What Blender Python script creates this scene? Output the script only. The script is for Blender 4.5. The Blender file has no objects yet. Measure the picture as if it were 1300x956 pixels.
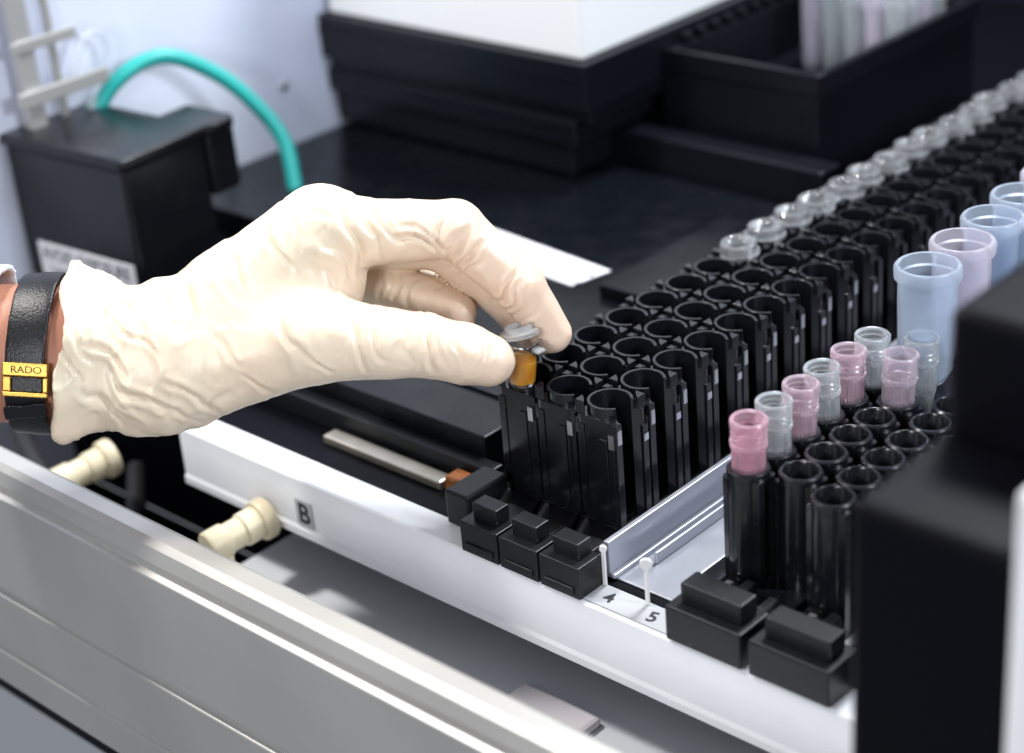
import bpy, math, bmesh, random
import numpy as np
from mathutils import Vector, Matrix, noise
random.seed(7)
MM=0.001
scene=bpy.context.scene
scene.view_settings.view_transform='Standard'
scene.view_settings.look='None'
scene.view_settings.exposure=0
COL=scene.collection

# ------------------------------------------------------------------ materials
def mat(name,col,rough=0.5,metal=0.0,trans=0.0,spec=0.5,sss=0.0,sssr=(1,.5,.3),ior=1.45,bump=None,var=None,coat=0.0,dust=0.0,rvar=0.0,alpha=1.0):
    m=bpy.data.materials.new(name);m.use_nodes=True
    nt=m.node_tree;b=nt.nodes["Principled BSDF"]
    b.inputs["Base Color"].default_value=(*col,1)
    b.inputs["Roughness"].default_value=rough
    b.inputs["Metallic"].default_value=metal
    b.inputs["Transmission Weight"].default_value=trans
    b.inputs["Specular IOR Level"].default_value=spec
    b.inputs["IOR"].default_value=ior
    b.inputs["Coat Weight"].default_value=coat
    b.inputs["Alpha"].default_value=alpha
    if sss>0:
        b.inputs["Subsurface Weight"].default_value=sss
        b.inputs["Subsurface Radius"].default_value=sssr
        b.inputs["Subsurface Scale"].default_value=0.003
    tc=nt.nodes.new("ShaderNodeTexCoord")
    colsock=None
    if var:
        sc,amt,c2=var
        n=nt.nodes.new("ShaderNodeTexNoise");n.inputs["Scale"].default_value=sc;n.inputs["Detail"].default_value=5
        nt.links.new(tc.outputs["Object"],n.inputs["Vector"])
        r=nt.nodes.new("ShaderNodeValToRGB");r.color_ramp.elements[0].position=0.35;r.color_ramp.elements[1].position=0.7
        r.color_ramp.elements[0].color=(*col,1);r.color_ramp.elements[1].color=tuple(col[i]*(1-amt)+c2[i]*amt for i in range(3))+(1,)
        nt.links.new(n.outputs["Fac"],r.inputs["Fac"]);colsock=r.outputs["Color"]
    if dust>0:
        n=nt.nodes.new("ShaderNodeTexNoise");n.inputs["Scale"].default_value=900;n.inputs["Detail"].default_value=3
        nt.links.new(tc.outputs["Object"],n.inputs["Vector"])
        r=nt.nodes.new("ShaderNodeValToRGB");r.color_ramp.elements[0].position=0.68;r.color_ramp.elements[1].position=0.76
        r.color_ramp.elements[0].color=(0,0,0,1);r.color_ramp.elements[1].color=(dust,dust,dust,1)
        nt.links.new(n.outputs["Fac"],r.inputs["Fac"])
        mx=nt.nodes.new("ShaderNodeMix");mx.data_type='RGBA'
        mx.inputs[6].default_value=(*col,1)
        if colsock: nt.links.new(colsock,mx.inputs[6])
        mx.inputs[7].default_value=(0.5,0.5,0.52,1)
        nt.links.new(r.outputs["Color"],mx.inputs[0]);colsock=mx.outputs[2]
    if colsock: nt.links.new(colsock,b.inputs["Base Color"])
    if rvar>0:
        n=nt.nodes.new("ShaderNodeTexNoise");n.inputs["Scale"].default_value=60;n.inputs["Detail"].default_value=6
        nt.links.new(tc.outputs["Object"],n.inputs["Vector"])
        mr=nt.nodes.new("ShaderNodeMapRange");mr.inputs["From Min"].default_value=.3;mr.inputs["From Max"].default_value=.7
        mr.inputs["To Min"].default_value=max(0,rough-rvar);mr.inputs["To Max"].default_value=rough+rvar
        nt.links.new(n.outputs["Fac"],mr.inputs["Value"]);nt.links.new(mr.outputs["Result"],b.inputs["Roughness"])
    if bump:
        last=None
        for (sc,st,dist,stretch) in bump:
            mp=nt.nodes.new("ShaderNodeMapping");mp.inputs["Scale"].default_value=stretch
            nt.links.new(tc.outputs["Object"],mp.inputs["Vector"])
            n=nt.nodes.new("ShaderNodeTexNoise");n.inputs["Scale"].default_value=sc;n.inputs["Detail"].default_value=4
            nt.links.new(mp.outputs["Vector"],n.inputs["Vector"])
            bp=nt.nodes.new("ShaderNodeBump");bp.inputs["Strength"].default_value=st;bp.inputs["Distance"].default_value=dist
            nt.links.new(n.outputs["Fac"],bp.inputs["Height"])
            if last: nt.links.new(last,bp.inputs["Normal"])
            last=bp.outputs["Normal"]
        nt.links.new(last,b.inputs["Normal"])
    return m
I3=(1,1,1)
M={}
M['rack']=mat("black_moulded_plastic",(0.006,0.0065,0.009),0.22,bump=[(1500,.1,.0003,I3)],dust=.16,rvar=.1,spec=.72)
M['stub']=mat("matt_black_plastic",(0.006,0.007,0.009),0.36,bump=[(2500,.2,.0003,I3)],dust=.2,spec=.45)
M['plate']=mat("black_platform_coating",(0.003,0.004,0.006),0.26,bump=[(700,.05,.0003,I3)],dust=.08,rvar=.08,spec=.3)
M['module']=mat("black_anodised_metal",(0.004,0.005,0.008),0.30,bump=[(500,.06,.0003,I3)],spec=.38)
M['boxblack']=mat("glossy_black_housing",(0.004,0.0045,0.006),0.24,bump=[(400,.05,.0003,I3)],spec=.45,rvar=.06)
M['navy']=mat("dark_blue_grey_plastic",(0.012,0.016,0.03),0.45)
M['white']=mat("white_painted_cover",(0.84,0.85,0.87),0.45)
M['wall']=mat("pale_lavender_paint",(0.70,0.73,0.83),0.5,var=(6,.7,(0.50,0.55,0.74)))
M['rail']=mat("pale_enamel_paint",(0.80,0.81,0.84),0.33,bump=[(300,.05,.0003,I3)],var=(40,.4,(.70,.72,.78)))
M['alu']=mat("brushed_aluminium",(0.68,0.665,0.635),0.42,metal=.72,bump=[(500,.2,.0003,(.03,1,1))],var=(9,.6,(.50,.49,.47)))
M['guide']=mat("anodised_aluminium_guide",(0.50,0.515,0.58),0.33,metal=.65,bump=[(600,.1,.0003,(1,.03,1))])
M['steel']=mat("bright_steel",(0.78,0.78,0.80),0.28,metal=1)
M['warmsteel']=mat("warm_metal_strip",(0.66,0.60,0.50),0.34,metal=.9,var=(60,.6,(.4,.36,.3)))
M['bracket']=mat("beige_metal_bracket",(0.42,0.42,0.41),0.4,metal=.4)
M['shelf']=mat("pale_grey_shelf_paint",(0.74,0.76,0.80),0.5,var=(15,.5,(.62,.65,.72)))
M['cream']=mat("cream_plastic",(0.72,0.64,0.45),0.4,var=(80,.4,(.6,.5,.34)))
M['teal']=mat("teal_rubber_hose",(0.01,0.34,0.32),0.35,var=(30,.4,(.03,.43,.39)))
M['label']=mat("white_paper_label",(0.74,0.74,0.76),0.5)
M['plategrey']=mat("grey_number_plate",(0.40,0.41,0.43),0.5,dust=.4)
M['ink']=mat("black_ink",(0.015,0.015,0.02),0.6)
M['ink2']=mat("grey_ink",(0.025,0.03,0.06),0.6)
M['brownink']=mat("dark_brown_engraving",(0.06,0.035,0.01),0.5)
M['black']=mat("deep_black_plastic",(0.002,0.002,0.004),0.45,spec=.12)
M['amber']=mat("amber_liquid",(0.98,0.42,0.04),0.12,trans=.25,sss=.5,sssr=(1,.4,.05),ior=1.33)
M['clear']=mat("clear_plastic",(0.93,0.95,0.97),0.05,trans=1.0,ior=1.3)
M['lid']=mat("frosted_lid_plastic",(0.80,0.82,0.84),0.18,trans=.75,ior=1.45)
M['cup']=mat("clear_cup_plastic",(0.94,0.96,0.99),0.04,trans=.88,ior=1.55)
M['bluetube']=mat("translucent_blue_plastic",(0.80,0.88,0.99),0.24,trans=.80,ior=1.22)
M['pinktube']=mat("translucent_mauve_plastic",(0.93,0.89,0.98),0.24,trans=.78,ior=1.22)
M['vclear']=mat("frosted_clear_plastic",(0.94,0.97,0.99),0.17,trans=.86,ior=1.3)
M['vpink']=mat("frosted_pink_plastic",(0.96,0.86,0.94),0.17,trans=.84,ior=1.3)
M['vpink2']=mat("deep_pink_plastic",(0.97,0.68,0.78),0.17,trans=.79,ior=1.3)
M['vpink3']=mat("mid_pink_plastic",(0.97,0.80,0.88),0.17,trans=.82,ior=1.3)
M['glove']=mat("cream_latex_glove",(0.80,0.70,0.54),0.36,sss=.2,sssr=(1,.6,.35),
   var=(28,.6,(0.78,0.59,0.45)),bump=[(60,.4,.0015,(1,1,1)),(200,.4,.0007,(1,.45,1)),(700,.28,.00035,(1,.4,1)),(1800,.15,.0002,I3)],rvar=.06)
def warm_fingers(m):
    nt=m.node_tree;b=nt.nodes["Principled BSDF"];src=b.inputs["Base Color"].links[0].from_socket
    tc=nt.nodes.new("ShaderNodeTexCoord");sp=nt.nodes.new("ShaderNodeSeparateXYZ");nt.links.new(tc.outputs["Object"],sp.inputs[0])
    mr=nt.nodes.new("ShaderNodeMapRange");mr.inputs["From Min"].default_value=-.08;mr.inputs["From Max"].default_value=.01;mr.inputs["To Min"].default_value=0;mr.inputs["To Max"].default_value=.65
    nt.links.new(sp.outputs["X"],mr.inputs["Value"])
    mx=nt.nodes.new("ShaderNodeMix");mx.data_type='RGBA';nt.links.new(mr.outputs["Result"],mx.inputs[0]);nt.links.new(src,mx.inputs[6]);mx.inputs[7].default_value=(.82,.58,.45,1)
    nt.links.new(mx.outputs[2],b.inputs["Base Color"])
warm_fingers(M['glove'])
M['skin']=mat("skin",(0.46,0.20,0.13),0.5,sss=.2,bump=[(900,.3,.0003,I3)])
M['leather']=mat("black_leather",(0.006,0.006,0.008),0.34,bump=[(1400,.5,.0004,I3)])
M['gold']=mat("polished_gold",(0.50,0.30,0.07),0.26,metal=1)
M['cloth']=mat("white_cotton",(0.75,0.78,0.84),0.8,bump=[(1500,.4,.0004,I3)])
M['amber_brown']=mat("orange_amber_brown",(0.30,0.09,0.015),0.3,var=(200,.7,(.05,.02,.01)))
M['hose']=mat("black_hose_rubber",(0.02,0.02,0.022),0.5)
M['pale']=mat("pale_pink_reflection",(0.72,0.68,0.71),0.6)  # tint of the faint reflection painted onto the shelf slab

# ------------------------------------------------------------------ helpers
def finish(o,name_label=None,cat=None,group=None):
    if name_label:o["label"]=name_label
    if cat:o["category"]=cat
    if group:o["group"]=group
    return o
def empty(name,loc,label,cat,group=None):
    o=bpy.data.objects.new(name,None);COL.objects.link(o);o.empty_display_size=.01
    o.location=Vector(loc)*MM
    return finish(o,label,cat,group)
def mesh_obj(name,bm,m,loc=(0,0,0),parent=None,bevel=0,smooth=False,segs=2,sharp=38):
    me=bpy.data.meshes.new(name)
    bmesh.ops.recalc_face_normals(bm,faces=bm.faces)
    for v in bm.verts: v.co*=MM
    bm.to_mesh(me);bm.free()
    me.materials.append(M[m])
    if smooth:
        me.polygons.foreach_set("use_smooth",[True]*len(me.polygons))
        me.set_sharp_from_angle(angle=math.radians(sharp))
    o=bpy.data.objects.new(name,me);COL.objects.link(o);o.location=Vector(loc)*MM
    if parent:o.parent=parent
    if bevel:
        b=o.modifiers.new("edge","BEVEL");b.width=bevel*MM;b.segments=segs;b.limit_method='ANGLE';b.angle_limit=math.radians(40)
    return o
def box(bm,x0,x1,y0,y1,z0,z1):
    v=[bm.verts.new(p) for p in [(x0,y0,z0),(x1,y0,z0),(x1,y1,z0),(x0,y1,z0),(x0,y0,z1),(x1,y0,z1),(x1,y1,z1),(x0,y1,z1)]]
    for f in [(0,3,2,1),(4,5,6,7),(0,1,5,4),(1,2,6,5),(2,3,7,6),(3,0,4,7)]: bm.faces.new([v[i] for i in f])
def prism(bm,pts,z0,z1):
    a=[bm.verts.new((x,y,z0)) for x,y in pts];b=[bm.verts.new((x,y,z1)) for x,y in pts]
    n=len(pts);bm.faces.new(a[::-1]);bm.faces.new(b)
    for i in range(n): bm.faces.new([a[i],a[(i+1)%n],b[(i+1)%n],b[i]])
def extrude_x(bm,prof,x0,x1):
    a=[bm.verts.new((x0,y,z)) for y,z in prof];b=[bm.verts.new((x1,y,z)) for y,z in prof]
    n=len(prof);bm.faces.new(a);bm.faces.new(b[::-1])
    for i in range(n): bm.faces.new([a[i],b[i],b[(i+1)%n],a[(i+1)%n]])
def lathe(bm,prof,n=32,c=(0,0),rib=None):
    rings=[]
    for (r,z) in prof:
        if r<1e-4: rings.append([bm.verts.new((c[0],c[1],z))]);continue
        ring=[]
        for i in range(n):
            t=2*math.pi*i/n;rr=r
            if rib and rib[0]<=z<=rib[1] and r>rib[2]: rr=r-(rib[3] if i%2 else 0)
            ring.append(bm.verts.new((c[0]+rr*math.cos(t),c[1]+rr*math.sin(t),z)))
        rings.append(ring)
    for a,b in zip(rings,rings[1:]):
        for i in range(n):
            j=(i+1)%n
            if len(a)==1 and len(b)==1: continue
            if len(a)==1: bm.faces.new([a[0],b[i],b[j]])
            elif len(b)==1: bm.faces.new([a[i],a[j],b[0]])
            else: bm.faces.new([a[i],a[j],b[j],b[i]])
def tube_path(bm,pts,r,n=16):
    P=[Vector(p) for p in pts]
    Q=[]
    for i in range(len(P)-1):
        p0=P[max(i-1,0)];p1=P[i];p2=P[i+1];p3=P[min(i+2,len(P)-1)]
        for s in range(8):
            t=s/8
            Q.append(.5*((2*p1)+(-p0+p2)*t+(2*p0-5*p1+4*p2-p3)*t*t+(-p0+3*p1-3*p2+p3)*t**3))
    Q.append(P[-1])
    up=Vector((0,0,1));rings=[];prev=None
    for i,q in enumerate(Q):
        d=(Q[min(i+1,len(Q)-1)]-Q[max(i-1,0)]).normalized()
        if prev is None:
            s=d.cross(up)
            if s.length<.1:s=d.cross(Vector((1,0,0)))
            s.normalize()
        else:
            s=(prev-d*prev.dot(d)).normalized()
        prev=s;t=s.cross(d)
        rings.append([bm.verts.new(q+r*(math.cos(2*math.pi*k/n)*s+math.sin(2*math.pi*k/n)*t)) for k in range(n)])
    for a,b in zip(rings,rings[1:]):
        for k in range(n): bm.faces.new([a[k],a[(k+1)%n],b[(k+1)%n],b[k]])
    bm.faces.new(rings[0][::-1]);bm.faces.new(rings[-1])
def text_obj(s,size,m,name="lettering",parent=None,loc=(0,0,0),rot=(0,0,0),ext=0.05,bold=0.0,sx=1.0):
    cu=bpy.data.curves.new("t",'FONT');cu.body=s;cu.size=1.0;cu.extrude=ext/size;cu.align_x='CENTER';cu.align_y='CENTER';cu.offset=bold
    t=bpy.data.objects.new("t",cu);COL.objects.link(t)
    dg=bpy.context.evaluated_depsgraph_get()
    me=bpy.data.meshes.new_from_object(t.evaluated_get(dg))
    bpy.data.objects.remove(t)
    me.transform(Matrix.Diagonal((size*MM*sx,size*MM,size*MM,1)))
    me.materials.clear();me.materials.append(M[m])
    o=bpy.data.objects.new(name,me);COL.objects.link(o);o.location=Vector(loc)*MM;o.rotation_euler=rot
    if parent:o.parent=parent
    return o
def copy_thing(root,delta,kids=None):
    n=root.copy();COL.objects.link(n);n.location=root.location+Vector(delta)*MM
    def rec(src,dst):
        for c in src.children:
            k=c.copy();COL.objects.link(k);k.parent=dst
            rec(c,k)
    rec(root,n)
    return n
NB=bmesh.new

# ------------------------------------------------------------------ analyser body
AN=empty("laboratory_analyzer",(0,0,0),"black and pale grey laboratory analyzer deck with aluminium sill","analyzer")
bm=NB();box(bm,-460,330,10,760,-8,0);deck=mesh_obj("deck",bm,'black',parent=AN)
bm=NB();extrude_x(bm,[(-6.2,-29),(-6.2,-25.5),(-5.2,-24),(-5,-1),(-4,0),(9.5,0),(9.5,-29)],-250,330);rail=mesh_obj("front_rail",bm,'rail',parent=AN,bevel=.3)
bm=NB();prism(bm,[(-12,-3.5),(30,-3.5),(30,8.5),(-12,8.5)],0.1,.7);np_=mesh_obj("number_plate",bm,'plategrey',parent=AN,bevel=.2)
text_obj("4",8.6,'ink',parent=np_,loc=(-2.2,1.9,.8),rot=(0,0,math.radians(14)),bold=.02,sx=1.0)
text_obj("5",8.6,'ink',parent=np_,loc=(18.6,1.5,.8),rot=(0,0,math.radians(14)),bold=.02,sx=1.0)
bm=NB();box(bm,-171.8,-161.2,-5.8,-5.1,-23,-10.5);lp=mesh_obj("letter_plate",bm,'plategrey',parent=AN)
text_obj("B",13.5,'ink',parent=lp,loc=(-166.5,-5.9,-17),rot=(math.radians(90),0,0),bold=.02)
# sill (extruded aluminium)
prof=[(-100,24),(-93,24),(-90,22),(-90,-90),(-112,-90),(-112,-72),(-110,-71),(-110,-69),(-112,-68),(-112,-38),(-109.5,-37),(-109.5,-34),(-112,-33),(-108,12),(-105,13),(-105,16),(-106,17),(-103,22)]
prof=[(y+6,z) for y,z in prof]
bm=NB();extrude_x(bm,prof,-420,150);mesh_obj("aluminium_sill",bm,'alu',parent=AN,bevel=.5)
# shelf and lower body
bm=NB();box(bm,-217,330,-83,57,-66,-60);mesh_obj("lower_shelf",bm,'shelf',parent=AN,bevel=1)
bm=NB();box(bm,-460,330,-83,57,-130,-120);mesh_obj("base_pan",bm,'black',parent=AN)
bm=NB();box(bm,-460,330,58,64,-120,-8.5);mesh_obj("inner_panel",bm,'black',parent=AN)
# platform left of the racks
bm=NB();prism(bm,[(-340,41),(-100,41),(-100,100),(-92,104),(-92,318),(-446,318),(-446,150),(-340,150)],0.2,20);mesh_obj("platform",bm,'plate',parent=AN,bevel=1)
bm=NB();box(bm,-446,-340.5,41,149.5,0.2,6);mesh_obj("lower_platform",bm,'plate',parent=AN)
bm=NB();box(bm,-150,-108.2,175,300,20.2,26);box(bm,-108,-96,120,300,20.2,30);mesh_obj("platform_ledge",bm,'plate',parent=AN,bevel=.8)
bm=NB();box(bm,-300,-108,70,72,20.2,21.5);mesh_obj("raised_seam",bm,'module',parent=AN,bevel=.3)
bm=NB();box(bm,-330,-160,150,151.5,20.2,22);mesh_obj("raised_seam",bm,'module',parent=AN,bevel=.3)
bm=NB();box(bm,-182,-110,22.5,30.5,0.1,4.2);mesh_obj("metal_strip",bm,'warmsteel',parent=AN,bevel=.8)
bm=NB();box(bm,-300,-90,33,40.5,0.2,11);mesh_obj("platform_skirt",bm,'stub',parent=AN,bevel=.6)
bm=NB();box(bm,-90,-77,6,30,0.3,16);mesh_obj("end_block",bm,'stub',parent=AN,bevel=1.2,segs=3)
# scale label
bm=NB();prism(bm,[(-254,184),(-168,176),(-163,200),(-251,209)],20.1,20.5);sl=mesh_obj("scale_label",bm,'label',parent=AN)
bm=NB()
for i in range(34):
    x=-250+i*2.5
    box(bm,x,x+.9,185-(x+250)*.09,189+(3 if i%5==0 else 0)-(x+250)*.09,20.55,20.65)
for i in range(12):
    x=-247+i*7
    box(bm,x,x+3.5,196-(x+250)*.09,198.6-(x+250)*.09,20.55,20.65)
mesh_obj("scale_marks",bm,'ink2',parent=sl)
# side wall
bm=NB();box(bm,-458,-450,-120,750,-130,420);sw=mesh_obj("side_panel",bm,'wall',parent=AN,bevel=1)
bm=NB();lathe(bm,[(0,0),(3,0),(3,1.2),(2.2,1.8),(0,1.8)],20);sc=mesh_obj("screw",bm,'steel',parent=sw,loc=(-450,245,55));sc.rotation_euler=(0,math.radians(90),0)
bm=NB();box(bm,-460,330,752,760,.5,420);mesh_obj("rear_panel",bm,'navy',parent=AN)
# aluminium lane guides
bm=NB()
for x in (-11,25):
    box(bm,x-1.2,x+1.2,12,430,3.05,17 if x<0 else 12)
    box(bm,x-3.2,x+3.2,12.5,430,1.05,3)
box(bm,-3,-1.5,30,430,1.05,6)
box(bm,-22,28.5,14,430,0.05,1.0)
mesh_obj("lane_guide",bm,'guide',parent=AN,bevel=.4)
# bright cup rail beside the rear rows
bm=NB();box(bm,-88.5,-85.5,190,470,40,55);mesh_obj("cup_rail",bm,'steel',parent=AN,bevel=.6)
def pin(x,y,z0,h,r):
    bm=NB();box(bm,x-.8,x+.8,y-.5,y+.5,z0,z0+h)
    bmesh.ops.create_cone(bm,cap_ends=True,segments=24,radius1=r,radius2=r,depth=1.4,matrix=Matrix.Translation((x,y,z0+h+r*.7))@Matrix.Rotation(math.radians(35),4,'Z')@Matrix.Rotation(math.radians(90),4,'X'))
    return mesh_obj("lane_pin",bm,'label',parent=AN,bevel=.2)
pin(12.2,7,.8,16,2.4);pin(-9.0,8,.8,15,1.4)
bm=NB();box(bm,-108,-91.5,23,32,.2,8);mesh_obj("amber_block",bm,'amber_brown',parent=AN,bevel=1.5,segs=3)  # small orange-brown block in front of the platform skirt

# ------------------------------------------------------------------ rear carriage, tray
CM=empty("carriage_module",(-345,290,20),"black stacked carriage under a white painted cover","machine module")
bm=NB();box(bm,-100,98,-6,160,70.5,240);mesh_obj("white_cover",bm,'white',parent=CM,bevel=1.2)
bm=NB()
box(bm,-108,104,-12,160,44,70);box(bm,-104,102,-7,159,36,43.9);box(bm,-110,92,-9,160,22,35.9);box(bm,-114,84,-4,160,2,21.9)
mesh_obj("black_carriage",bm,'module',parent=CM,bevel=.8)
bm=NB();box(bm,-110,100,-13,-12.1,60,62.5);box(bm,-106,90,-9.8,-9.1,30,31.5);mesh_obj("edge_trim",bm,'module',parent=CM)
bm=NB();box(bm,-440,-120,319,336,0.3,40);mesh_obj("rear_crossbar",bm,'module',parent=AN,bevel=1)
TR=empty("open_tray",(-190,420,20),"open black rectangular tray holding pale translucent tubes","tray")
bm=NB()
box(bm,-52,50,-75,-69,0,60);box(bm,44,50,-68.9,85,0,60);box(bm,-52,-46,-68.9,85,0,60);box(bm,-45.9,43.9,79,85,0,60);box(bm,-45.9,43.9,-68.9,78.9,0,28)
box(bm,-54,52,-77,-75.1,50,62);box(bm,50.1,53,-75,85,50,62)
for i in range(11): box(bm,-52,-46,-60+i*13,-54+i*13,60.1,66)
mesh_obj("tray_body",bm,'module',parent=TR,bevel=.8)
k=0
for i in range(5):
    for j in range(4):
        bm=NB();lathe(bm,[(0,0),(5,0),(5.6,42),(6.6,42),(6.6,46),(5.2,46),(4.8,4),(0,4)],20)
        finish(mesh_obj("sample_tube" if k==0 else "sample_tube.%03d"%k,bm,'vclear' if (i+j)%3 else 'pinktube',loc=(-208+i*14,440+j*14,48.4),smooth=True),
            "pale translucent plastic tube standing in the open tray","tube","pale tubes in the open tray");k+=1

# ------------------------------------------------------------------ sensor box at left
SB=empty("sensor_box",(-405,95,6.5),"black instrument box with white warning label","instrument box")
SB.rotation_euler=(0,0,math.radians(5))
bm=NB();prism(bm,[(-47,-37),(44,-37),(44,19),(-47,19)],0,73);box(bm,14,46,19.2,39,40,73);mesh_obj("housing",bm,'boxblack',parent=SB,bevel=2,segs=3)
bm=NB();prism(bm,[(-49,-39),(46,-39),(46,18),(49,22),(49,36),(44,41),(10,41),(10,21),(-49,21)],73.2,79);mesh_obj("lid",bm,'boxblack',parent=SB,bevel=1.8,segs=3)
bm=NB();box(bm,-35,40,-38,-37.1,2.5,21.5);lb=mesh_obj("warning_label",bm,'label',parent=SB,bevel=.3)
text_obj("AVOID EXPOSURE",10.2,'ink2',parent=lb,loc=(2.3,-38.1,15.4),rot=(math.radians(90),0,0),bold=.01,sx=.82)
text_obj("Laser light emitted",7.4,'ink2',parent=lb,loc=(1,-38.1,6.8),rot=(math.radians(90),0,0),sx=1.0,bold=.005)

# hoses and brackets
bm=NB();tube_path(bm,[(-443,98,50),(-440,108,82),(-435,125,99),(-430,150,103),(-420,173,89),(-410,189,69),(-398,198,45),(-389,194,19)],4.3,20)
finish(mesh_obj("hose",bm,'teal',smooth=True),"teal green rubber hose looping over the black box","hose")
BR=empty("support_bracket",(-440,72,6.5),"pale metal support bracket fixed to the side panel","bracket")
bm=NB();box(bm,-6,2,-6,4,0,260);box(bm,-5,-1,16,20,0,260);mesh_obj("upright",bm,'bracket',parent=BR,bevel=1)
bm=NB();box(bm,2.1,6,-12,44,92,100);box(bm,2.1,4,-10,30,120,126);mesh_obj("cross_arm",bm,'bracket',parent=BR,bevel=1)
bm=NB();tube_path(bm,[(2,20,95),(6,34,120),(2,48,110),(-2,44,90),(2,30,80)],2.2,12);mesh_obj("looped_tube",bm,'vclear',parent=BR,smooth=True)
for i,(x,z) in enumerate([(-190,-25),(-305,-32)]):
    g="cream hose connectors under the rail"
    H=empty("hose_connector" if i==0 else "hose_connector.001",(x,-7,z),"cream plastic hose connector below the pale rail","connector",g)
    bm=NB();lathe(bm,[(0,0),(9,0),(9.5,1),(9.5,5),(9,6),(7.6,6.2),(7.6,14),(6.6,15),(6.6,22),(7.4,22.5),(7.6,23),(7.6,31),(7,32),(0,32)],28)
    o=mesh_obj("barb",bm,'cream',parent=H,smooth=True,sharp=30);o.rotation_euler=(math.radians(95),0,math.radians(-8))
    bm=NB();lathe(bm,[(0,-20),(3.2,-20),(3.6,-6.5),(0,-6.5)],20,c=(0,-26));mesh_obj("stem",bm,'cream',parent=H,smooth=True)
for i,pts in enumerate([[(-330,20,-60),(-280,-20,-70),(-240,-40,-60),(-200,-20,-80)],[(-320,40,-30),(-270,30,-20),(-225,40,-50),(-200,40,-90)],[(-400,0,-40),(-330,-30,-45),(-250,-30,-90)]]):
    bm=NB();tube_path(bm,pts,5,14)
    finish(mesh_obj("drain_hose" if i==0 else "drain_hose.%03d"%i,bm,'hose',smooth=True),"black rubber drain hose beneath the analyzer rail","hose","black hoses under the rail")
bm=NB();box(bm,-48,-8,-40,0,-59.8,-55.5);finish(mesh_obj("reflection_slab",bm,'pale',bevel=2),"faint pinkish reflection on the lower shelf, modelled as a slab","tray")  # thin slab standing in for a faint pinkish reflection under the rail

# ------------------------------------------------------------------ sample racks (left three)
def cholder(bm,half=9.7,rin=7.7,alpha=36,z0=6,z1=55,n=46,rmax=12.7):
    a=math.radians(alpha);T=[a+(2*math.pi-2*a)*i/(n-1) for i in range(n)]
    def ro(t): return min(half/max(abs(math.cos(t)),1e-5),half/max(abs(math.sin(t)),1e-5),rmax)
    L=[]
    for z,k,ri in [(z0,0,rin),(z1-3.0,0,rin),(z1-3.0,1,rin),(z1+1.4,1,rin)]:
        L.append([(bm.verts.new((ri*math.cos(t),ri*math.sin(t),z)) if k!=0 or z==z0 else None,
                   bm.verts.new(((ro(t) if k==0 else rin+1.3)*math.cos(t),(ro(t) if k==0 else rin+1.3)*math.sin(t),z))) for t in T])
    use=L
    for i in range(n-1):
        for a_,b_ in ((0,1),(1,2),(2,3)):
            bm.faces.new([use[a_][i][1],use[a_][i+1][1],use[b_][i+1][1],use[b_][i][1]])
        bm.faces.new([use[3][i][1],use[3][i+1][1],use[3][i+1][0],use[3][i][0]])
        bm.faces.new([use[3][i][0],use[3][i+1][0],use[0][i+1][0],use[0][i][0]])
        bm.faces.new([use[0][i][0],use[0][i+1][0],use[0][i+1][1],use[0][i][1]])
    for i in (0,n-1):
        bm.faces.new([use[0][i][0],use[0][i][1],use[1][i][1],use[2][i][1],use[3][i][1],use[3][i][0]])
    for p in use[2]: bm.verts.remove(p[0])
NR=21;PY=20.3
def build_rack():
    R=empty("sample_rack",(-33,0,0.2),"black sample rack with a row of empty round holders","sample rack","sample racks in parallel lanes")
    bm=NB();box(bm,-9.8,9.8,34,34+NR*PY+2,1.5,6.5)
    prism(bm,[(-9.6,34),(9.6,34),(22,8),(4,8)],1.5,6)
    mesh_obj("base",bm,'rack',parent=R,bevel=.5)
    bm=NB();box(bm,3.5,23,-5.5,8,.3,14);box(bm,7,19.5,-1,6.5,14.1,21);box(bm,9,17,8.1,18,6.1,12);box(bm,6,20.5,-6.3,-5.6,2,5)
    mesh_obj("handle",bm,'stub',parent=R,bevel=.6)
    bm=NB();prism(bm,[(3,14),(5,14),(-2,30),(-4,30)],6.1,9);mesh_obj("spring_clip",bm,'steel',parent=R,bevel=.2)
    bm=NB()
    cholder(bm)
    # stepped corner pillars and notched corner ears
    box(bm,7.4,10.25,-9.5,-6.2,6,51.5);box(bm,7.4,10.25,6.4,9.5,6,45)
    box(bm,-8.8,-5.4,-10.15,-9.75,8,48);box(bm,2.2,5.6,-10.15,-9.75,8,44)
    prism(bm,[(-9.5,-9.5),(-5.0,-9.5),(-7.0,-7.0),(-9.5,-5.0)],52.05,57.8)
    prism(bm,[(9.5,9.5),(5.0,9.5),(7.0,7.0),(9.5,5.0)],52.05,57.4)
    prism(bm,[(-9.5,9.5),(-9.5,6.2),(-7.0,7.0),(-6.2,9.5)],52.05,56.2)
    h0=mesh_obj("tube_holder",bm,'rack',parent=R,bevel=.42,segs=3,loc=(0,44.6,0))
    bm=NB();box(bm,10.3,10.7,-9.0,-6.8,43,49);box(bm,10.3,10.6,6.6,9.2,38,41)
    box(bm,6.6,9.2,-10.15,-9.75,41,47)
    c0=mesh_obj("metal_clip",bm,'steel',parent=h0)
    bm=NB();lathe(bm,[(0,6.6),(7.6,6.6),(7.6,8.0),(0,7.6)],24);f0=mesh_obj("holder_floor",bm,'rack',parent=h0)
    for i in range(1,NR):
        h=h0.copy();COL.objects.link(h);h.parent=R;h.location=Vector((0,44.6+i*PY,0))*MM
        if i<9:
            c=c0.copy();COL.objects.link(c);c.parent=h
    return R
RK=build_rack()
r2=copy_thing(RK,(-20.6,0,0));r1=copy_thing(RK,(-41.2,0,0))
r1["label"]="black sample rack holding a line of clear sample cups"
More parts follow.
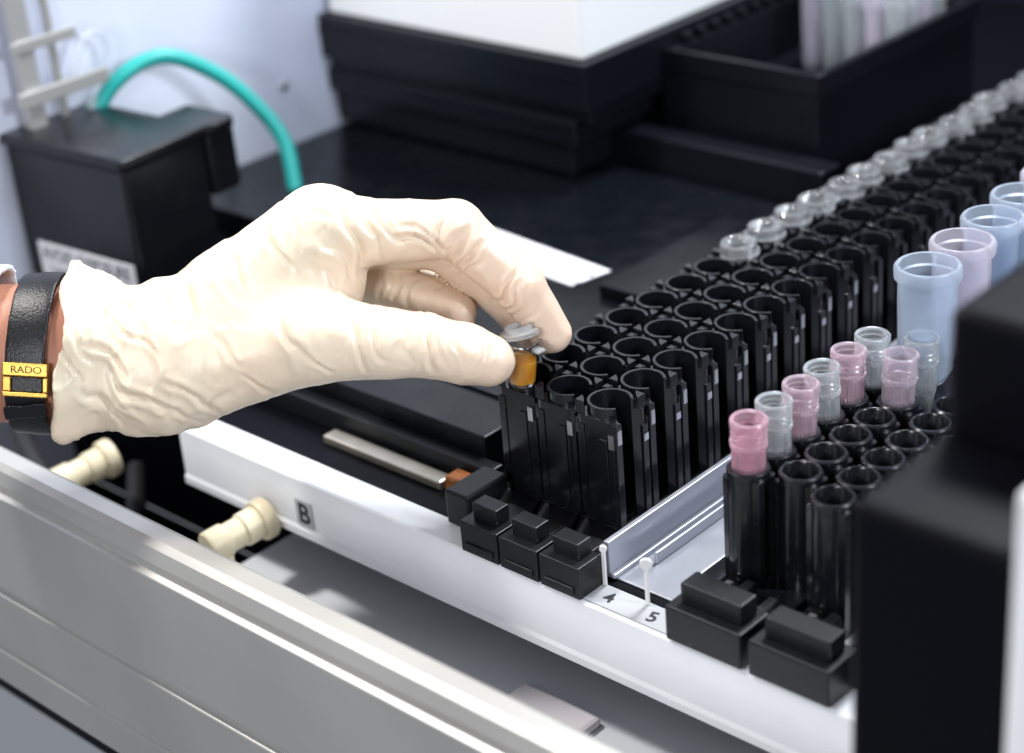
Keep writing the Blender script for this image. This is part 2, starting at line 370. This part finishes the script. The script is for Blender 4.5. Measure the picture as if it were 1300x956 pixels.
def build_cup():
    bm=NB();lathe(bm,[(0,0),(5.5,0.5),(6.8,8),(7.0,30),(9.4,30.2),(9.4,31.3),(8.3,31.6),(8.3,35.2),(7.6,36),(6.2,36),(5.6,35),(5.2,32.4),(4,10),(0,9)],28)
    box(bm,8.4,12.2,-2.2,2.2,31.3,33.0)
    return mesh_obj("sample_cup",bm,'cup',loc=(-74,0,26),smooth=True,sharp=30)
cup=build_cup();finish(cup,"clear capped sample cup standing in a black rack","sample cup","clear sample cups in the rack")
for k,i in enumerate(range(7,NR)):
    c=cup if k==0 else cup.copy()
    if k: COL.objects.link(c)
    c.location=Vector((-74,44.6+i*PY,25.5))*MM;c.rotation_euler=(random.uniform(-.07,.07),random.uniform(-.07,.07),1.57+random.uniform(-.5,.5))
# ------------------------------------------------------------------ right racks
def build_rack2(x):
    R=empty("micro_tube_rack",(x,0,.2),"black micro tube rack with two staggered rows of round holders","micro tube rack","micro tube racks in neighbouring lanes")
    bm=NB();box(bm,-16.5,16.5,28,124,1.2,6);prism(bm,[(-16.5,28),(16.5,28),(18,12.5),(-12,12.5)],1.2,7);box(bm,-2,2,14,27,7.1,13)
    mesh_obj("base",bm,'rack',parent=R,bevel=.5)
    bm=NB();box(bm,-14.5,18.5,-6,12,.4,15);box(bm,-11,15.5,-1,9,15.1,23)
    mesh_obj("handle",bm,'stub',parent=R,bevel=.9)
    bm=NB();box(bm,-11,-8,14,27,7.2,9.4);box(bm,8,11,14,27,7.2,9.4);mesh_obj("spring_clip",bm,'steel',parent=R,bevel=.3)
    bm=NB();lathe(bm,[(6.2,6),(7.9,6),(7.9,14),(7.6,15),(7.6,49),(8.0,49.4),(8.0,52),(7.4,52.6),(6.6,52.6),(6.2,52),(6.2,6)],36)
    box(bm,-1.2,1.2,7.2,8.8,6,50)
    for sgn in (1,-1):
        d=Vector((17,8*sgn)).normalized();nn=Vector((-d.y,d.x))
        pts=[d*7.3+nn*2.6,d*7.3-nn*2.6,d*9.3-nn*1.0,d*9.3+nn*1.0]
        prism(bm,[(p.x,p.y) for p in pts],6,50)
        pts=[-d*7.3+nn*2.6,-d*7.3-nn*2.6,-d*9.3-nn*1.0,-d*9.3+nn*1.0]
        prism(bm,[(p.x,p.y) for p in pts],6,48)
    h0=mesh_obj("tube_holder",bm,'rack',parent=R,loc=(-8.7,38,0),smooth=True)
    bm=NB();lathe(bm,[(0,7),(6.1,7),(6.1,9),(0,8.6)],24);mesh_obj("holder_floor",bm,'rack',parent=h0)
    for c,x0,y0 in ((0,-8.7,38),(1,8.3,46)):
        for i in range(6 if c==0 else 5):
            if c==0 and i==0: continue
            h=h0.copy();COL.objects.link(h);h.parent=R;h.location=Vector((x0,y0+16*i,0))*MM
    return R
RA=build_rack2(45);RB=copy_thing(RA,(36,0,0))
vp=[(0,-24),(2,-24),(4.8,-8),(5.6,-2),(6.2,0),(6.2,9.5),(5.5,10.2),(5.5,11),(6.9,11.3),(6.9,12.6),(6.2,12.9),(6.2,14.2),(6.6,14.5),(6.2,15.1),(6.2,16.2),(6.6,16.5),(6.2,17.1),(6.2,18.5),(6.9,18.9),(6.9,21.3),(6.5,21.8),(5.7,21.8),(5.3,21),(5.1,3),(4.6,1.8),(0,1.2)]
def vial(x,y,m,lab,n):
    bm=NB();lathe(bm,vp,60,rib=(-.5,9.6,5.7,.8))
    o=mesh_obj("micro_tube" if n==0 else "micro_tube.%03d"%n,bm,m,loc=(x,y,50.8),smooth=True,sharp=20)
    o.rotation_euler=(random.uniform(-.05,.05),random.uniform(-.05,.05),random.uniform(0,3))
    finish(o,lab,"micro tube","open micro tubes in the rack")
n=0
for i,m in enumerate(['vpink2','vclear','vpink3','vclear','vpink3','vclear']):
    vial(36.3,38+16*i,m,("deep pink" if m=='vpink2' else "pale pink" if 'pink' in m else "clear frosted")+" open micro tube seated in a black rack",n);n+=1
for i,m in ((4,'vpink'),(5,'vclear')):
    vial(53.3,46+16*i,m,("pale pink" if 'pink' in m else "clear frosted")+" open micro tube seated in a black rack",n);n+=1
LR=empty("large_tube_rack",(49,126,0.2),"black rack holding large translucent tubes","tube rack")
bm=NB();box(bm,-16,44,0,170,1,8);mesh_obj("base",bm,'rack',parent=LR,bevel=.6)
bm=NB();box(bm,-14.5,44,2,168,38,46)
for y in (2,60,120,165): box(bm,-14,-11,y,y+3,8.1,37.9);box(bm,12,15,y,y+3,8.1,37.9)
mesh_obj("upper_plate",bm,'rack',parent=LR,bevel=.6)
def bigtube(x,y,m,lab,n,ztop=100):
    bm=NB();lathe(bm,[(0,0),(4,0.5),(8,3),(10.4,8),(11,20),(11.3,ztop-66),(11.3,ztop-54.5),(12.8,ztop-54),(12.9,ztop-50),(12.2,ztop-49),(10.9,ztop-49),(10.4,ztop-52),(10.2,20),(9.6,9),(7,4),(0,1.4)],48)
    o=mesh_obj("large_tube" if n==0 else "large_tube.%03d"%n,bm,m,loc=(x,y,46.4),smooth=True);finish(o,lab,"tube","large tubes in the rear rack")
    return o
for n,(x,y,m) in enumerate([(49,137,'bluetube'),(48,164,'pinktube'),(46,191,'bluetube'),(44,218,'bluetube'),(43,245,'pinktube'),(76,191,'bluetube'),(76,218,'bluetube')]):
    bigtube(x,y,m,("pale blue" if m=='bluetube' else "pale mauve")+" open translucent tube standing in a black rack",n)
RC=empty("machine_cover",(162.0,-85,77.3),"black machine cover with a white side panel","machine cover")
bm=NB();box(bm,0,44,-6.4,38,-200,68.5);mesh_obj("lower_cover",bm,'black',parent=RC,bevel=3,segs=3)
bm=NB();prism(bm,[(0,38.4),(44,38.4),(44,125),(0,125)],-60,104.0);mesh_obj("upper_cover",bm,'black',parent=RC,bevel=4,segs=3)
bm=NB();box(bm,46,112,-9.6,96,-200,88);mesh_obj("side_cover",bm,'white',parent=RC,bevel=2,segs=3)

# ------------------------------------------------------------------ hand (signed distance field + surface nets)
f=2334.0
h_=math.radians(134.5);p_=math.radians(26.9);r_=math.radians(5.0)
F=Vector((math.cos(p_)*math.cos(h_),math.cos(p_)*math.sin(h_),-math.sin(p_)))
R0=Vector((math.sin(h_),-math.cos(h_),0));U0=R0.cross(F)
Rv=math.cos(r_)*R0-math.sin(r_)*U0;Uv=math.sin(r_)*R0+math.cos(r_)*U0
Cc=-(680*F+36.4*Rv-84.2*Uv)
HO=Cc+705*F+3.93*Uv
HM=Matrix(((Rv.x,Uv.x,-F.x),(Rv.y,Uv.y,-F.y),(Rv.z,Uv.z,-F.z)))
def q(u,v,z=0): return ((u-650)*.302,(465-v)*.302,z)
def grid(lo,hi,h):
    ax=[np.arange(lo[i],hi[i]+h,h,dtype=np.float32) for i in range(3)]
    return np.meshgrid(*ax,indexing='ij')
def cap(G,a,b,ra,rb,sz=1.0):
    X,Y,Z=G
    a=np.array(a,dtype=np.float32);b=np.array(b,dtype=np.float32);d=b-a
    dd=float(d@d)+1e-6
    t=np.clip(((X-a[0])*d[0]+(Y-a[1])*d[1]+(Z-a[2])*d[2])/dd,0,1)
    return np.sqrt((X-a[0]-t*d[0])**2+(Y-a[1]-t*d[1])**2+((Z-a[2]-t*d[2])/sz)**2)-(ra+(rb-ra)*t)
def smin(a,b,k):
    h=np.clip(.5+.5*(b-a)/k,0,1)
    return b+(a-b)*h-k*h*(1-h)
def nets(S,lo,h):
    ins=S<0
    c=np.zeros([s-1 for s in S.shape],dtype=np.int8)
    for i in (0,1):
        for j in (0,1):
            for k in (0,1):
                c+=ins[i:S.shape[0]-1+i,j:S.shape[1]-1+j,k:S.shape[2]-1+k]
    act=(c>0)&(c<8)
    I,J,K=np.nonzero(act);n=len(I)
    idx=-np.ones(act.shape,dtype=np.int32);idx[act]=np.arange(n)
    acc=np.zeros((n,3));cnt=np.zeros(n)
    for ax in range(3):
        for b in (0,1):
            for c2 in (0,1):
                o=[0,0,0];o[(ax+1)%3]=b;o[(ax+2)%3]=c2
                e=list(o);e[ax]=1
                sa=S[I+o[0],J+o[1],K+o[2]];sb=S[I+e[0],J+e[1],K+e[2]]
                m=(sa<0)!=(sb<0)
                t=np.where(m,sa/np.where(m,sa-sb,1),0)
                P=np.array(o,dtype=float)[None,:].repeat(n,0);P[:,ax]=t
                acc[m]+=P[m];cnt+=m
    pos=(np.stack([I,J,K],1)+acc/cnt[:,None])*h+np.array(lo)
    faces=[]
    for ax in range(3):
        b=(ax+1)%3;c2=(ax+2)%3
        sl=[slice(None)]*3;sl2=[slice(None)]*3
        sl[ax]=slice(0,-1);sl2[ax]=slice(1,None)
        ch=ins[tuple(sl)]!=ins[tuple(sl2)]
        A=np.stack(np.nonzero(ch),1)
        ok=(A[:,b]>0)&(A[:,c2]>0)&(A[:,b]<S.shape[b]-1)&(A[:,c2]<S.shape[c2]-1)
        A=A[ok]
        def cell(db,dc):
            B=A.copy();B[:,b]+=db;B[:,c2]+=dc
            return idx[B[:,0],B[:,1],B[:,2]]
        Q=np.stack([cell(-1,-1),cell(0,-1),cell(0,0),cell(-1,0)],1)
        fl=~ins[A[:,0],A[:,1],A[:,2]]
        Q[fl]=Q[fl][:,::-1]
        faces.append(Q)
    return pos,np.concatenate(faces)
def hand_sdf(G):
    fore=cap(G,q(-170,447,0),q(70,449,0),27.0,27.5,.78)
    wr=cap(G,q(70,449,0),q(190,455,-2),27.5,26.5,.82)
    S=smin(fore,wr,4)
    palm=cap(G,q(225,432,-2),q(408,297,0),18.5,18.0)
    palm=smin(palm,cap(G,q(225,430,-18),q(402,293,-22),19,17),8)
    palm=smin(palm,cap(G,q(225,435,-26),q(388,312,-41),17,15.5),8)
    palm=smin(palm,cap(G,q(225,445,-28),q(368,340,-56),16,14),8)
    palm=smin(palm,cap(G,q(215,478,0),q(395,430,10),19.0,16.0),12)
    palm=smin(palm,cap(G,q(310,398,-8),q(415,362,-4),24,13),10)
    S=smin(S,palm,12)
    fingers=[
      ([(408,297,0),(578,291,2),(660,362,-5),(701,422,-15)],[13,10.1,8.9,7.1]),
      ([(402,293,-22),(556,304,-18),(632,362,-21),(684,422,-30)],[13,9.8,8.8,7.6]),
      ([(388,312,-41),(488,358,-27),(540,376,-22),(578,396,-16)],[12.5,8.8,8.0,7.0]),
      ([(368,340,-56),(470,345,-44),(532,360,-38),(580,378,-32)],[11,8.8,8.2,7.2])]
    thumb=([(395,430,10),(540,439,9),(588,449,6),(621,458,2)],[16.0,11.2,10.7,9.0])
    res=None
    for pts,rr in fingers+[thumb]:
        ch=None
        for i in range(len(pts)-1):
            c=cap(G,q(*pts[i]),q(*pts[i+1]),rr[i],rr[i+1])
            ch=c if ch is None else smin(ch,c,1.8)
        g=smin(S,ch,5)
        res=g if res is None else smin(res,g,.4)
    return res
lo=(-236,-46,-84);hi=(32,84,46);hh=.9
G=grid(lo,hi,hh);S=hand_sdf(G)
X,Y,Z=G
ang=np.arctan2(Y-5,Z*1.25)
cx=-169+.05*(Y)+1.4*np.sin(ang*3+1)+.9*np.sin(ang*7)
fl=np.exp(-((X-cx)/13)**2)
outer=S-1.0-(4.0+1.6*np.sin(ang*5+.6)+.9*np.sin(ang*9))*fl-1.0*np.exp(-((X-cx-1.5)/2.0)**2)
glove=np.maximum(outer,cx-X)
hollow=np.maximum(S+.3-(2.0+1.6*np.sin(ang*5+.6)+.9*np.sin(ang*9))*fl,X-(cx+6))
glove=np.maximum(glove,-hollow)
gp,gf=nets(glove,lo,hh)
inset=1.0+2.6*np.clip((X+160)/12,0,1)
sp,sf=nets(np.maximum(S+inset,-(X+234)),lo,hh)
cre=[((495,298),(560,322),2.0,.9),((505,285),(575,318),1.6,.7),((590,278),(572,335),2.0,1.0),((610,296),(586,345),1.9,.9),((568,262),(556,318),1.6,.6),
 ((655,340),(632,388),1.7,.8),((664,356),(645,398),1.3,.5),((620,318),(600,350),1.4,.5),
 ((432,258),(470,345),2.6,1.0),((416,296),(458,362),2.2,.9),((450,248),(495,330),1.8,.8),((470,255),(505,300),1.4,.5),
 ((432,372),(472,475),2.4,.8),((468,378),(502,470),2.0,.8),((540,392),(548,474),1.7,.8),((556,400),(562,470),1.4,.5),((505,388),(520,460),1.4,.45),
 ((180,362),(190,430),2.4,1.1),((160,366),(172,410),2.0,1.0),((205,354),(224,405),2.0,.9),((150,470),(228,532),2.4,1.0),((112,488),(200,550),2.2,1.0),((130,440),(185,474),2.0,.9),
 ((112,365),(130,440),2.0,.9),((135,362),(150,420),1.8,.9),((100,400),(140,470),1.8,.8),((225,480),(290,520),2.2,.7),
 ((240,345),(264,402),2.4,.6),((250,530),(305,492),2.0,.5),((340,295),(374,350),2.6,.5),((300,330),(325,372),2.2,.45),((385,440),(425,480),2.0,.5),
 ((525,265),(535,320),1.3,.4),((540,260),(548,300),1.1,.35),((675,370),(655,410),1.1,.45),((685,388),(668,420),1.0,.35),((585,405),(590,470),1.1,.4),((600,410),(606,468),.9,.3),((455,262),(520,318),1.5,.6),((395,330),(440,375),1.7,.5),((360,400),(400,470),2.2,.45),
 ((95,430),(125,500),1.6,.6),((170,420),(215,450),1.6,.6),((190,500),(255,538),1.8,.5),((145,395),(190,440),1.5,.5),((350,250),(400,300),1.8,.35),((380,250),(425,290),1.4,.35),((310,480),(360,505),1.6,.4),((270,420),(320,470),2.0,.3)]
cre2=[((515,350),(508,392),1.3,.8),((528,350),(524,395),1.0,.5),((555,355),(548,405),1.2,.8),((480,335),(488,380),1.5,.6),((590,330),(575,360),1.2,.6),((566,362),(560,408),.9,.4)]
def seg(px,py,a,b):
    ax,ay,_=q(*a);bx,by,_=q(*b);dx,dy=bx-ax,by-ay
    t=np.clip(((px-ax)*dx+(py-ay)*dy)/(dx*dx+dy*dy),0,1)
    d=np.hypot(px-ax-t*dx,py-ay-t*dy)
    return d,t
def mk(name,pos,faces,m,parent=None):
    me=bpy.data.meshes.new(name)
    me.from_pydata((pos*MM).tolist(),[],faces.tolist());me.update()
    me.polygons.foreach_set("use_smooth",[True]*len(me.polygons))
    me.materials.append(M[m])
    o=bpy.data.objects.new(name,me);COL.objects.link(o)
    if parent:o.parent=parent
    return o
tmp=bpy.data.meshes.new("tmp");tmp.from_pydata(gp.tolist(),[],gf.tolist());tmp.update()
nrm=np.zeros(len(gp)*3,dtype=np.float32);tmp.vertices.foreach_get("normal",nrm);nrm=nrm.reshape(-1,3)
disp=np.zeros(len(gp))
wob=np.array([noise.noise(Vector(p)*.09) for p in gp])
wob2=np.array([noise.noise(Vector((p[0]*.10,p[1]*.035,p[2]*.035))+Vector((9,3,1))) for p in gp])
def crease(lst,wk,dk):
    r=np.zeros(len(gp))
    for a,b,w,dep in lst:
        d,t=seg(gp[:,0]+wob*5,gp[:,1]+wob2*5,a,b)
        env=np.sin(np.pi*np.clip(t,0.0,1))**.6
        w=w*wk
        r+=dep*dk*env*(-np.exp(-(d/w)**2)+.6*np.exp(-((d-2.1*w)/(1.3*w))**2))
    return r
facing=np.clip(nrm[:,2]+.5,0,1)
disp=crease(cre,.6,1.35)*facing*(gp[:,2]>-13)+crease(cre2,.7,1.0)*facing*(gp[:,2]<=-13)*(gp[:,2]>-40)
disp+=.3*wob
wr=np.clip((-95-gp[:,0])/40,0,1)
disp+=wr*np.clip(wob2,-.5,.5)*2.2
ridge2=np.array([1-abs(noise.noise(Vector((p[0]*.10+14,p[1]*.06-7,p[2]*.07)))) for p in gp])
disp+=.55*(ridge2**9-.3)*(.4+.9*wr)
gp2=gp+nrm*disp[:,None]
bpy.data.meshes.remove(tmp)
person=mk("person",sp,sf,'skin')
finish(person,"person's gloved hand and wrist pinching a small amber sample cup","person")
person.matrix_world=Matrix.Translation(HO*MM)@HM.to_4x4()
glv=mk("glove",gp2,gf,'glove',person);glv["label"]="cream latex glove with creased rolled cuff"
lo2=(-206,-36,-34);hi2=(-164,44,34);h2=.7
G2=grid(lo2,hi2,h2);S2=hand_sdf(G2);X2,Y2,Z2=G2
dx=X2-(-180.4+.07*(Y2-6))
st=np.maximum(np.maximum(S2-2.6,.2-S2),np.abs(dx)-7.6)
p2,f2=nets(st,lo2,h2)
strap=mk("watch_strap",p2,f2,'leather',person);strap["label"]="black leather watch strap around the wrist"
loop=np.maximum(np.maximum(np.maximum(S2-4.2,2.2-S2),np.abs(dx)-8.2),np.abs(Y2+17-.08*(X2+181))-2.6)
p3,f3=nets(loop,lo2,h2);mk("strap_loop",p3,f3,'leather',strap)
lo3=(-236,-50,-50);hi3=(-180,60,50)
G3=grid(lo3,hi3,1.5);S3=hand_sdf(G3);X3,Y3,Z3=G3
sl=np.maximum(np.maximum(S3-6.5,4-S3),X3-(-194+.27*(Y3-30)))
p4,f4=nets(sl,lo3,1.5);s4=mk("sleeve",p4,f4,'cloth',person);s4["label"]="white cotton coat sleeve"
bm=NB()
cxm,cym,zm=-180.2,-5.2,23.6
box(bm,-8.6,8.6,1.4,6.4,-1.2,1.6);box(bm,-8.6,8.6,-6.4,-4.6,-1.2,1.4);box(bm,-8.6,-5.2,-4.5,1.3,-1.2,1.2);box(bm,6.4,8.6,-4.5,1.3,-1.2,1.2)
cl=mesh_obj("clasp",bm,'gold',parent=strap,loc=(cxm,cym,zm),bevel=.5,segs=3);cl.rotation_euler=(math.radians(8),math.radians(-2),math.radians(-3))
bm=NB();box(bm,-5.1,6.3,-4.4,1.2,-1.2,.7);mesh_obj("clasp_insert",bm,'leather',parent=cl,bevel=.3)
text_obj("RADO",3.8,'brownink',parent=cl,loc=(0.5,3.9,1.68),ext=.04,sx=1.1,bold=.01)

# held sample cup with amber liquid
VC=empty("held_sample_cup",(-67.6,32.6,58.8),"clear hinged sample cup with amber liquid held in gloved fingers","sample cup")
VC.rotation_euler=(math.radians(-3),math.radians(4),0)
bm=NB();lathe(bm,[(0,0),(4.8,0),(5.4,1),(6.3,16),(7.8,16.2),(7.8,17.8),(6.2,18),(6.0,17),(5.25,1.2),(0,.6)],32)
mesh_obj("cup_body",bm,'clear',parent=VC,smooth=True)
bm=NB();lathe(bm,[(0,.75),(5.15,1.3),(5.6,10.5),(0,10.5)],28);mesh_obj("amber_liquid",bm,'amber',parent=VC,smooth=True)
bm=NB();lathe(bm,[(0,0),(6,0),(7.6,.3),(7.6,2.0),(5.4,2.2),(5.2,4.4),(4.6,4.4),(4.4,2.0),(0,1.8)],32)
for v in bm.verts: v.co=Matrix.Rotation(math.radians(-16),3,'Y')@v.co
o=mesh_obj("hinged_lid",bm,'lid',parent=VC,smooth=True,loc=(-.8,-.5,20.0))
bm=NB();box(bm,6.4,10.4,-2.2,2.2,16.3,17.5);mesh_obj("lid_tab",bm,'lid',parent=VC,bevel=.4)

# ------------------------------------------------------------------ camera
cd=bpy.data.cameras.new("camera");cam=bpy.data.objects.new("camera",cd);COL.objects.link(cam)
cd.sensor_width=36;cd.lens=36*f/1300
cd.clip_start=.01;cd.clip_end=50
cam.matrix_world=Matrix.Translation(Cc*MM)@Matrix(((Rv.x,Uv.x,-F.x),(Rv.y,Uv.y,-F.y),(Rv.z,Uv.z,-F.z))).to_4x4()
cd.dof.use_dof=True;cd.dof.focus_distance=.705;cd.dof.aperture_fstop=5.8
scene.camera=cam
# ------------------------------------------------------------------ light
w=bpy.data.worlds.new("World");scene.world=w;w.use_nodes=True
bg=w.node_tree.nodes["Background"];bg.inputs[0].default_value=(.82,.88,1,1);bg.inputs[1].default_value=.28
def area(name,loc,target,size,power,col):
    l=bpy.data.lights.new(name,'AREA');l.size=size;l.energy=power;l.color=col
    o=bpy.data.objects.new(name,l);COL.objects.link(o);o.location=Vector(loc)*MM
    o.rotation_euler=(Vector(target)-Vector(loc)).to_track_quat('-Z','Y').to_euler()
area("key_lamp",(-440,-200,740),(-130,30,60),.11,5.9,(1,.97,.93))
area("rear_glint_light",(-50,600,1000),(-150,250,0),.22,17,(.92,.96,1))  # added back light from above the rear, for glints on rack rims
area("side_lamp",(700,200,500),(0,100,30),.16,6,(.88,.94,1))
area("front_fill",(230,-820,420),(-20,0,0),.2,4.0,(.98,.99,1))  # added fill from the front to brighten the rail face and racks
